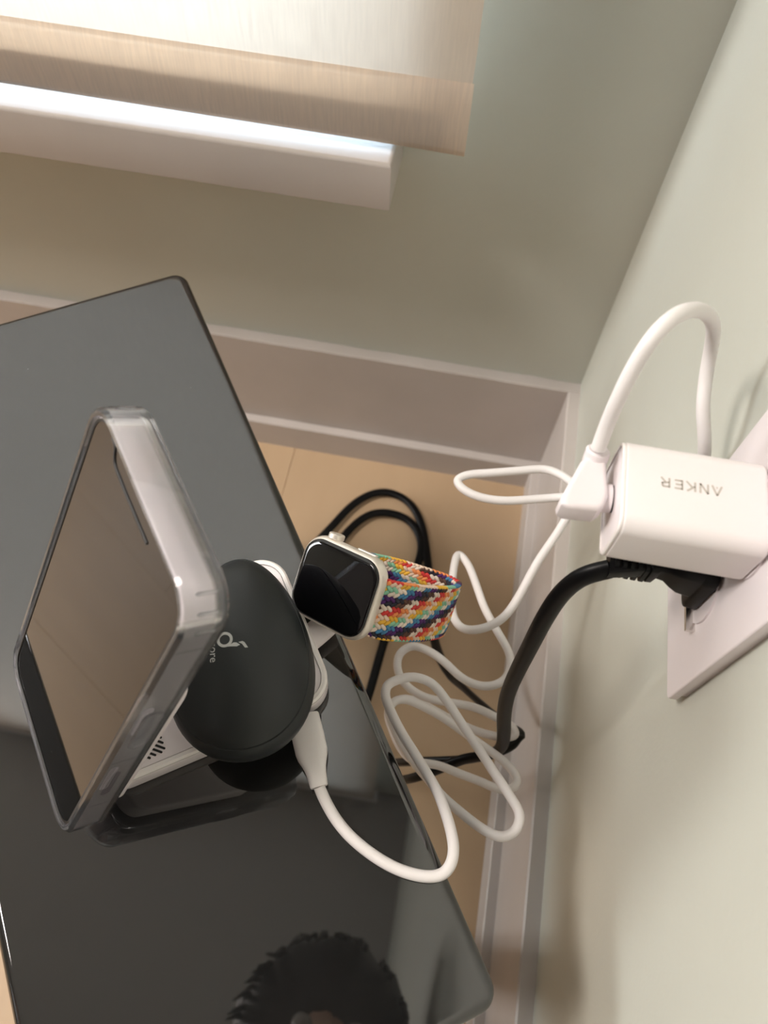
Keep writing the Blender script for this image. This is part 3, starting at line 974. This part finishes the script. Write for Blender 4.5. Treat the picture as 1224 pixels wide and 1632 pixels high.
# rounded selvedge rows
for ys in (-1, 1):
    for r in range(int(LL / 0.0023)):
        p, d = at_s(r * 0.0023 + 0.001)
        nrm = Vector((-d.z, 0, d.x))
        al = (d * 0.75 + nrm * 0.66).normalized()
        ch = 'rroocccyymmuupb'[((r // 2) + (0 if ys > 0 else 6)) % 15]
        stitch(p + Vector((0, BOFF + ys * BWID / 2, 0)), al, Vector((0, ys, 0)), 0.0034, 0.00095, PAL[ch])
yo = link_mesh('yarn', YV, YF, M['yarn'], band, 60)
yo['kind'] = 'stuff'
yo['label'] = 'multicoloured woven stitches'
ca = yo.data.color_attributes.new('yarn_colour', 'FLOAT_COLOR', 'CORNER')
flat = []
for pl in yo.data.polygons:
    col = YC[pl.index]
    for _ in pl.loop_indices: flat += [col[0], col[1], col[2], 1.0]
ca.data.foreach_set('color', flat)

# ================================================================== wall outlet plate
PLY0, PLY1, PLZ0, PLZ1, PLT = -0.3356, -0.2656, 0.3809, 0.4949, 0.0064
OUT = Matrix(((0, 0, -1, 0), (1, 0, 0, 0), (0, -1, 0, 0), (0, 0, 0, 1)))   # local x -> +y, local y -> -z, local z -> -x
pcy, pcz = (PLY0 + PLY1) / 2, (PLZ0 + PLZ1) / 2
plm = Matrix.Translation((0, pcy, pcz)) @ OUT
pl = thing('outlet_plate', 'white two-socket electrical outlet plate on the pale green wall', 'outlet', plm)
v, f = prism(rrect(0.0672, 0.1112, 0.002, 4), 0.0, 0.0027)
link_mesh('backing_plate', v, f, M['plate_white'], pl, 40)
v, f = prism(rrect(0.0700, 0.1140, 0.0022, 5), 0.0032, PLT, bt=0.0006, seg=3)
link_mesh('cover_plate', v, f, M['plate_white'], pl, 40)
for sgn in (-1, 1):
    o = []
    for k_ in range(48):
        a = 2 * math.pi * k_ / 48
        xx, yy = 0.0172 * math.cos(a), 0.0172 * math.sin(a)
        o.append((xx, max(-0.0140, min(0.0140, yy)) + sgn * 0.0195))
    v, f = prism(o, PLT - 0.001, PLT + 0.0008)
    rc = link_mesh('receptacle_face', v, f, M['plate_white'], pl, 40)
    for sx_ in (-0.0063, 0.0063):
        v, f = box(sx_ - 0.0008, sx_ + 0.0008, sgn * 0.0195 - 0.0065, sgn * 0.0195 + 0.0015, PLT + 0.0002, PLT + 0.00085)
        link_mesh('slot', v, f, M['dark_slot'], rc, 0)
    v, f = xf(lathe([(0.0005, 0), (0.0024, 0), (0.0024, 0.0006), (0.0005, 0.0006)], 16), Matrix.Translation((0, sgn * 0.0195 + 0.0085, PLT + 0.00028)))
    link_mesh('ground_hole', v, f, M['dark_slot'], rc, 0)
v, f = xf(lathe([(0.0004, 0), (0.0030, 0), (0.0027, 0.0007), (0.0004, 0.0009)], 20), Matrix.Translation((0, 0, PLT - 0.0001)))
link_mesh('screw', v, f, M['plate_white'], pl, 40)

# ================================================================== wall charger
CX0, CX1 = -0.0514, -PLT - 0.0009
CY0, CY1, CZ0, CZ1 = -0.3174, -0.2851, 0.4483, 0.4725
chm = Matrix.Translation((CX1, (CY0 + CY1) / 2, (CZ0 + CZ1) / 2)) @ Matrix(((0, 0, -1, 0), (1, 0, 0, 0), (0, -1, 0, 0), (0, 0, 0, 1)))
cg = thing('wall_charger', 'white block wall charger with grey lettering plugged into the outlet', 'charger', chm)
clen = CX1 - CX0; cw, chh = CY1 - CY0, CZ1 - CZ0
v, f = prism(rrect(cw, chh, 0.0052, 10), 0, clen - 0.0011, bt=0.0007, bb=0.0012, seg=4)
link_mesh('body', v, f, M['white_plastic'], cg, 40)
v, f = ring_prism(rrect(cw - 0.0004, chh - 0.0004, 0.005, 10), rrect(cw - 0.0026, chh - 0.0026, 0.004, 10), clen - 0.0012, clen, 0.0003)
link_mesh('front_ring', v, f, M['rim_plastic'], cg, 40)
v, f = prism(rrect(cw - 0.0030, chh - 0.0030, 0.0038, 10), clen - 0.0016, clen - 0.0004)
pf = link_mesh('port_face', v, f, M['stand_plastic'], cg, 40)
v, f = prism(rrect(0.0095, 0.0036, 0.0017, 6), clen - 0.0006, clen - 0.0002)
link_mesh('port', v, f, M['dark_slot'], pf, 40)
# lettering on the upper face: A N K E R
S = 0.00062
def letters():
    H = 0.0034; W = 0.0029; P_ = 0.00385
    out = []
    def add(i, segs):
        for (x0, y0), (x1, y1) in segs:
            out.append(bar2d((i * P_ + x0, y0), (i * P_ + x1, y1), S, 0, 0.00004))
    add(0, [((0, 0), (W / 2, H)), ((W / 2, H), (W, 0))])
    out.append(poly([(W / 2 - .00035, 0.0004), (W / 2 + .00035, 0.0004), (W / 2, 0.0012)], 0, 0.00004))
    add(1, [((S / 2, 0), (S / 2, H)), ((S / 2, H), (W - S / 2, 0)), ((W - S / 2, 0), (W - S / 2, H))])
    add(2, [((S / 2, 0), (S / 2, H)), ((S / 2, H * .45), (W - .0002, H)), ((W * .38, H * .58), (W, 0))])
    add(3, [((S / 2, 0), (S / 2, H)), ((S / 2, S / 2), (W - .0003, S / 2)), ((S / 2, H / 2), (W - .0006, H / 2)), ((S / 2, H - S / 2), (W - .0003, H - S / 2))])
    add(4, [((S / 2, 0), (S / 2, H)), ((S / 2, H - S / 2), (W - .0006, H - S / 2)), ((W - .0006, H - S / 2), (W - .0004, H * .5)), ((W - .0004, H * .5 + S / 2), (S / 2, H * .42)), ((W * .5, H * .45), (W - .0001, 0))])
    return join(*out), 4 * P_ + W, H
(lv, lf), lw, lh = letters()
tm = Matrix.Translation((-0.0308, -0.2998, CZ1)) @ Matrix.Rotation(math.pi, 4, 'Z') @ Matrix.Translation((-lw / 2, -lh / 2, 0))
lv = [chm.inverted() @ (tm @ Vector(p)) for p in lv]
link_mesh('lettering', lv, lf, M['grey_print'], cg, 0)

# ================================================================== white charging cable
WHITE = [
    (-0.1324,-0.3823,0.3305),(-0.1289,-0.3869,0.3285),(-0.1231,-0.3932,0.3276),(-0.1153,-0.3991,0.3275),
    (-0.1039,-0.4046,0.3275),(-0.0931,-0.4076,0.3275),(-0.0829,-0.4079,0.3275),(-0.0769,-0.4059,0.3276),
    (-0.0741,-0.4018,0.3275),(-0.0735,-0.3961,0.3260),(-0.0747,-0.3898,0.3220),(-0.0778,-0.3805,0.3140),
    (-0.0819,-0.3713,0.3060),(-0.0875,-0.3629,0.2990),(-0.0943,-0.3535,0.2920),(-0.1016,-0.3440,0.2860),
    (-0.1085,-0.3335,0.2810),(-0.1127,-0.3254,0.2790),(-0.1124,-0.3198,0.2780),(-0.1075,-0.3156,0.2770),
    (-0.1001,-0.3125,0.2760),(-0.0904,-0.3137,0.2750),(-0.0810,-0.3216,0.2740),(-0.0715,-0.3319,0.2730),
    (-0.0623,-0.3418,0.2730),(-0.0535,-0.3520,0.2740),(-0.0451,-0.3618,0.2760),(-0.0401,-0.3695,0.2780),
    (-0.0412,-0.3768,0.2780),(-0.0469,-0.3808,0.2770),(-0.0551,-0.3788,0.2730),(-0.0653,-0.3725,0.2660),
    (-0.0759,-0.3646,0.2580),(-0.0832,-0.3572,0.2520),(-0.0890,-0.3514,0.2470),(-0.0978,-0.3422,0.2420),
    (-0.1054,-0.3308,0.2380),(-0.1101,-0.3211,0.2350),(-0.1072,-0.3147,0.2330),(-0.1014,-0.3123,0.2310),
    (-0.0906,-0.3138,0.2280),(-0.0764,-0.3180,0.2250),(-0.0631,-0.3237,0.2220),(-0.0505,-0.3293,0.2210),
    (-0.0398,-0.3355,0.2220),(-0.0342,-0.3426,0.2240),(-0.0359,-0.3478,0.2250),(-0.0442,-0.3495,0.2240),
    (-0.0530,-0.3470,0.2210),(-0.0659,-0.3439,0.2170),(-0.0777,-0.3408,0.2130),(-0.0911,-0.3402,0.2080),
    (-0.0988,-0.3343,0.2040),(-0.1057,-0.3237,0.2000),(-0.1103,-0.3138,0.1980),(-0.1092,-0.3068,0.1970),
    (-0.1019,-0.3020,0.1960),(-0.0912,-0.3032,0.1960),(-0.0779,-0.3079,0.1970),(-0.0651,-0.3127,0.2000),
    (-0.0524,-0.3162,0.2040),(-0.0409,-0.3174,0.2090),(-0.0357,-0.3156,0.2120),(-0.0379,-0.3121,0.2140),
    (-0.0492,-0.3085,0.2160),(-0.0618,-0.3055,0.2170),(-0.0774,-0.3057,0.2180),(-0.0911,-0.3056,0.2190),
    (-0.1027,-0.3009,0.2200),(-0.1088,-0.2939,0.2220),(-0.1097,-0.2851,0.2240),(-0.1036,-0.2791,0.2260),
    (-0.0942,-0.2804,0.2280),(-0.0844,-0.2850,0.2290),(-0.0712,-0.2942,0.2300),(-0.0588,-0.2969,0.2320),
    (-0.0491,-0.2927,0.2340),(-0.0459,-0.2849,0.2360),(-0.0476,-0.2758,0.2360),(-0.0552,-0.2637,0.2340),
    (-0.0641,-0.2487,0.2300),(-0.0705,-0.2328,0.2260),(-0.0774,-0.2181,0.2230),(-0.0837,-0.2122,0.2220),
    (-0.0856,-0.2219,0.2260),(-0.0849,-0.2461,0.2350),(-0.0827,-0.2626,0.2430),(-0.0765,-0.2718,0.2500),
    (-0.0667,-0.2725,0.2570),(-0.0566,-0.2664,0.2620),(-0.0500,-0.2548,0.2680),(-0.0431,-0.2362,0.2760),
    (-0.0346,-0.2195,0.2840),(-0.0304,-0.2099,0.2900),(-0.0288,-0.2053,0.2940),(-0.0315,-0.2003,0.2920),
    (-0.0381,-0.1993,0.2880),(-0.0516,-0.2021,0.2860),(-0.0673,-0.2060,0.2860),(-0.0816,-0.2059,0.2860),
    (-0.0911,-0.2020,0.2860),(-0.0939,-0.1975,0.2860),(-0.0887,-0.1936,0.2870),(-0.0765,-0.1905,0.2880),
    (-0.0591,-0.1860,0.2890),(-0.0451,-0.1829,0.2900),(-0.0349,-0.1884,0.2940),(-0.0262,-0.2035,0.3050),
    (-0.0157,-0.2215,0.3300),(-0.0082,-0.2443,0.3700),(-0.0061,-0.2539,0.4000),(-0.0072,-0.2562,0.4200),
    (-0.0125,-0.2561,0.4370),(-0.0173,-0.2495,0.4480),(-0.0192,-0.2420,0.4560),(-0.0213,-0.2381,0.4660),
    (-0.0260,-0.2417,0.4800),(-0.0336,-0.2496,0.4930),(-0.0421,-0.2595,0.5030),(-0.0490,-0.2680,0.5070),
    (-0.0535,-0.2742,0.5050),(-0.0562,-0.2789,0.4970),(-0.0577,-0.2834,0.4860),(-0.0581,-0.2861,0.4760),
    (-0.0584,-0.2892,0.4690),
]
cb = thing('charging_cable', 'long white charging cable coiled between the black table and the wall charger', 'cable', Matrix.Translation(Vector(WHITE[0])))
CBI = Matrix.Translation(-Vector(WHITE[0]))
wp = smooth_path(catmull(WHITE, 8), 6)
v, f = xf(tube(wp, 0.0024, 0.0024, 14), CBI)
link_mesh('cord', v, f, M['cable_white'], cb, 60)
# plug at the stand: flat overmould narrowing to a sleeve
d0 = (wp[2] - wp[0]); d0.z = 0; d0.normalize()
tip = Vector((-0.1450, -0.3552, ZT + 0.0072)); endp = wp[0] + d0 * 0.0005
ax = (endp - tip); axl = ax.length; axn = ax.normalized()
rings = []
for t, w, h in ((0.0, 0.0062, 0.0034), (0.02, 0.0066, 0.0038), (0.30, 0.0069, 0.0039), (0.52, 0.0068, 0.0039), (0.60, 0.0063, 0.0038), (0.68, 0.0053, 0.0036), (0.75, 0.0046, 0.0035), (0.82, 0.0042, 0.0035), (0.985, 0.0037, 0.0034), (1.0, 0.0034, 0.0031)):
    c = tip + ax * t
    sd = axn.cross(Vector((0, 0, 1))).normalized(); upv = sd.cross(axn)
    rings.append([c + sd * (w * math.copysign(abs(math.cos(a)) ** .7, math.cos(a))) + upv * (h * math.copysign(abs(math.sin(a)) ** .7, math.sin(a))) for a in [2 * math.pi * q / 28 for q in range(28)]])
v, f = xf(loft(rings), CBI)
link_mesh('stand_plug', v, f, M['cable_white'], cb, 40)
# angled connector at the wall charger: a flat wedge-shaped body, a collar for the cord, a neck into the port
pA = wp[-1]
con_o = [(-0.0607, -0.2899), (-0.0625, -0.292), (-0.068, -0.3069), (-0.0675, -0.3088), (-0.0657, -0.3096), (-0.0564, -0.3089), (-0.0545, -0.3069), (-0.0534, -0.3031), (-0.054, -0.2975), (-0.0545, -0.2913), (-0.0555, -0.2891)]
v, f = xf(prism(con_o, 0.4562, 0.4655, bt=0.0016, bb=0.0016, seg=4), CBI)
con = link_mesh('angled_connector', v, f, M['stand_plastic'], cb, 40)
bc = Vector((sum(p[0] for p in con_o) / len(con_o), sum(p[1] for p in con_o) / len(con_o), 0.4605))
cd = (wp[-3] - wp[-1]).normalized()
ct = Vector((-0.0577, -0.2893, 0.4625))
v, f = xf(tube([ct - cd * 0.001, ct + cd * 0.0005, ct + cd * 0.0036, ct + cd * 0.0042], 0.0039, 0.0039, 24, radii=[1.0, 1.0, 1.0, 0.86]), CBI)
link_mesh('collar', v, f, M['stand_plastic'], con, 40)
v, f = xf(tube([Vector((-0.0585, -0.3012, 0.4603)), Vector((-0.0550, -0.3012, 0.4603)), Vector((-0.0516, -0.3012, 0.4603))], 0.0050, 0.0034, 20, ref=Vector((0, 0, 1))), CBI)
link_mesh('connector_neck', v, f, M['stand_plastic'], con, 40)

# ================================================================== black power cord
BLACK = [
    (-0.0424,-0.3094,0.4285),(-0.0502,-0.3116,0.4240),(-0.0547,-0.3134,0.4110),(-0.0568,-0.3167,0.3930),
    (-0.0572,-0.3194,0.3680),(-0.0570,-0.3212,0.3350),(-0.0552,-0.3216,0.3020),(-0.0505,-0.3221,0.2650),
    (-0.0446,-0.3228,0.2300),(-0.0429,-0.3241,0.2080),(-0.0478,-0.3265,0.1960),(-0.0588,-0.3282,0.1870),
    (-0.0687,-0.3323,0.1780),(-0.0806,-0.3380,0.1680),(-0.0910,-0.3405,0.1520),(-0.1043,-0.3377,0.1150),
    (-0.1230,-0.3275,0.0500),(-0.1340,-0.3092,0.0060),(-0.1343,-0.2806,0.0050),(-0.1299,-0.2474,0.0050),
    (-0.1275,-0.2188,0.0050),(-0.1244,-0.1889,0.0050),(-0.1167,-0.1570,0.0050),(-0.1085,-0.1255,0.0050),
    (-0.1082,-0.1005,0.0050),(-0.1216,-0.0808,0.0050),(-0.1408,-0.0749,0.0050),(-0.1585,-0.0784,0.0050),
    (-0.1714,-0.0906,0.0050),(-0.1825,-0.1104,0.0050),(-0.1907,-0.1364,0.0050),(-0.2018,-0.1450,0.0050),
    (-0.2099,-0.1355,0.0050),(-0.2050,-0.1201,0.0050),(-0.1939,-0.0991,0.0050),(-0.1806,-0.0744,0.0050),
    (-0.1652,-0.0586,0.0050),(-0.1490,-0.0526,0.0050),(-0.1282,-0.0591,0.0050),(-0.1130,-0.0777,0.0050),
    (-0.1021,-0.1093,0.0050),(-0.0910,-0.1643,0.0200),(-0.0838,-0.2152,0.0600),(-0.0729,-0.2454,0.0900),
    (-0.0580,-0.2678,0.1200),(-0.0424,-0.2884,0.1500),(-0.0336,-0.3009,0.1720),(-0.0296,-0.3066,0.1860),
    (-0.0308,-0.3135,0.1900),(-0.0390,-0.3202,0.1880),(-0.0591,-0.3263,0.1720),(-0.0735,-0.3274,0.1600),
    (-0.0885,-0.3276,0.1450),(-0.1043,-0.3241,0.1100),(-0.1218,-0.3084,0.0500),(-0.1427,-0.2917,0.0120),
    (-0.1559,-0.2794,0.0050),
]
pc = thing('power_cord', 'black power cord with ribbed plug in the lower socket, looping down to the floor', 'power cord', Matrix.Translation((-PLT, -0.3006, 0.4190)))
PCI = Matrix.Translation((PLT, 0.3006, -0.4190))
bp_ = smooth_path(catmull(BLACK, 8), 8)
refs = []
for p in bp_:
    k_ = min(1, max(0, (p.z - 0.02) / 0.1))
    refs.append((Vector((0.1, -0.85, 0.5)) * k_ + Vector((0, 0, 1)) * (1 - k_)))
v, f = xf(tube(bp_, 0.0038, 0.0024, 14, ref=refs), PCI)
link_mesh('cord', v, f, M['black_rubber'], pc, 60)
# plug: chunky head at the plate, waisted body, ribbed strain relief
def plug_ring(x, y0, y1, z0, z1):
    r = min((y1 - y0), (z1 - z0)) * 0.18
    return [(x, (y0 + y1) / 2 + a, (z0 + z1) / 2 + b) for a, b in rrect(y1 - y0, z1 - z0, r, 4)]
yc = -0.3006
prof = [(-0.0076, 0.0112, 0.4115, 0.4365), (-0.0080, 0.0118, 0.4108, 0.4370), (-0.0120, 0.0118, 0.4120, 0.4372), (-0.0128, 0.0114, 0.4150, 0.4372), (-0.0132, 0.0112, 0.4200, 0.4372),
        (-0.0180, 0.0110, 0.4215, 0.4370), (-0.0210, 0.0105, 0.4240, 0.4365), (-0.0240, 0.0096, 0.4268, 0.4355), (-0.0265, 0.0092, 0.4270, 0.4350), (-0.0275, 0.0098, 0.4240, 0.4350),
        (-0.0295, 0.0098, 0.4238, 0.4350), (-0.0300, 0.0090, 0.4255, 0.4348)]
v, f = xf(loft([plug_ring(x, yc - h, yc + h, z0, z1) for x, h, z0, z1 in prof]), PCI)
link_mesh('plug', v, f, M['black_rubber'], pc, 40)
for i in range(5):
    x0 = -0.0300 - i * 0.0026
    v, f = xf(loft([plug_ring(x0, yc - 0.0096, yc + 0.005, 0.4228, 0.4340), plug_ring(x0 - 0.0014, yc - 0.0096, yc + 0.005, 0.4230, 0.4340)]), PCI)
    link_mesh('strain_rib', v, f, M['black_rubber'], pc, 40)
v, f = xf(loft([plug_ring(-0.0300, yc - 0.0090, yc + 0.004, 0.4268, 0.4335), plug_ring(-0.0432, yc - 0.0118, yc + 0.000, 0.4262, 0.4318)]), PCI)
link_mesh('strain_relief', v, f, M['black_rubber'], pc, 40)
v, f = xf(box(-0.0096, -0.0064, -0.3186, -0.3090, 0.4083, 0.4100), PCI)
link_mesh('prong', v, f, M['nickel'], pc, 0)
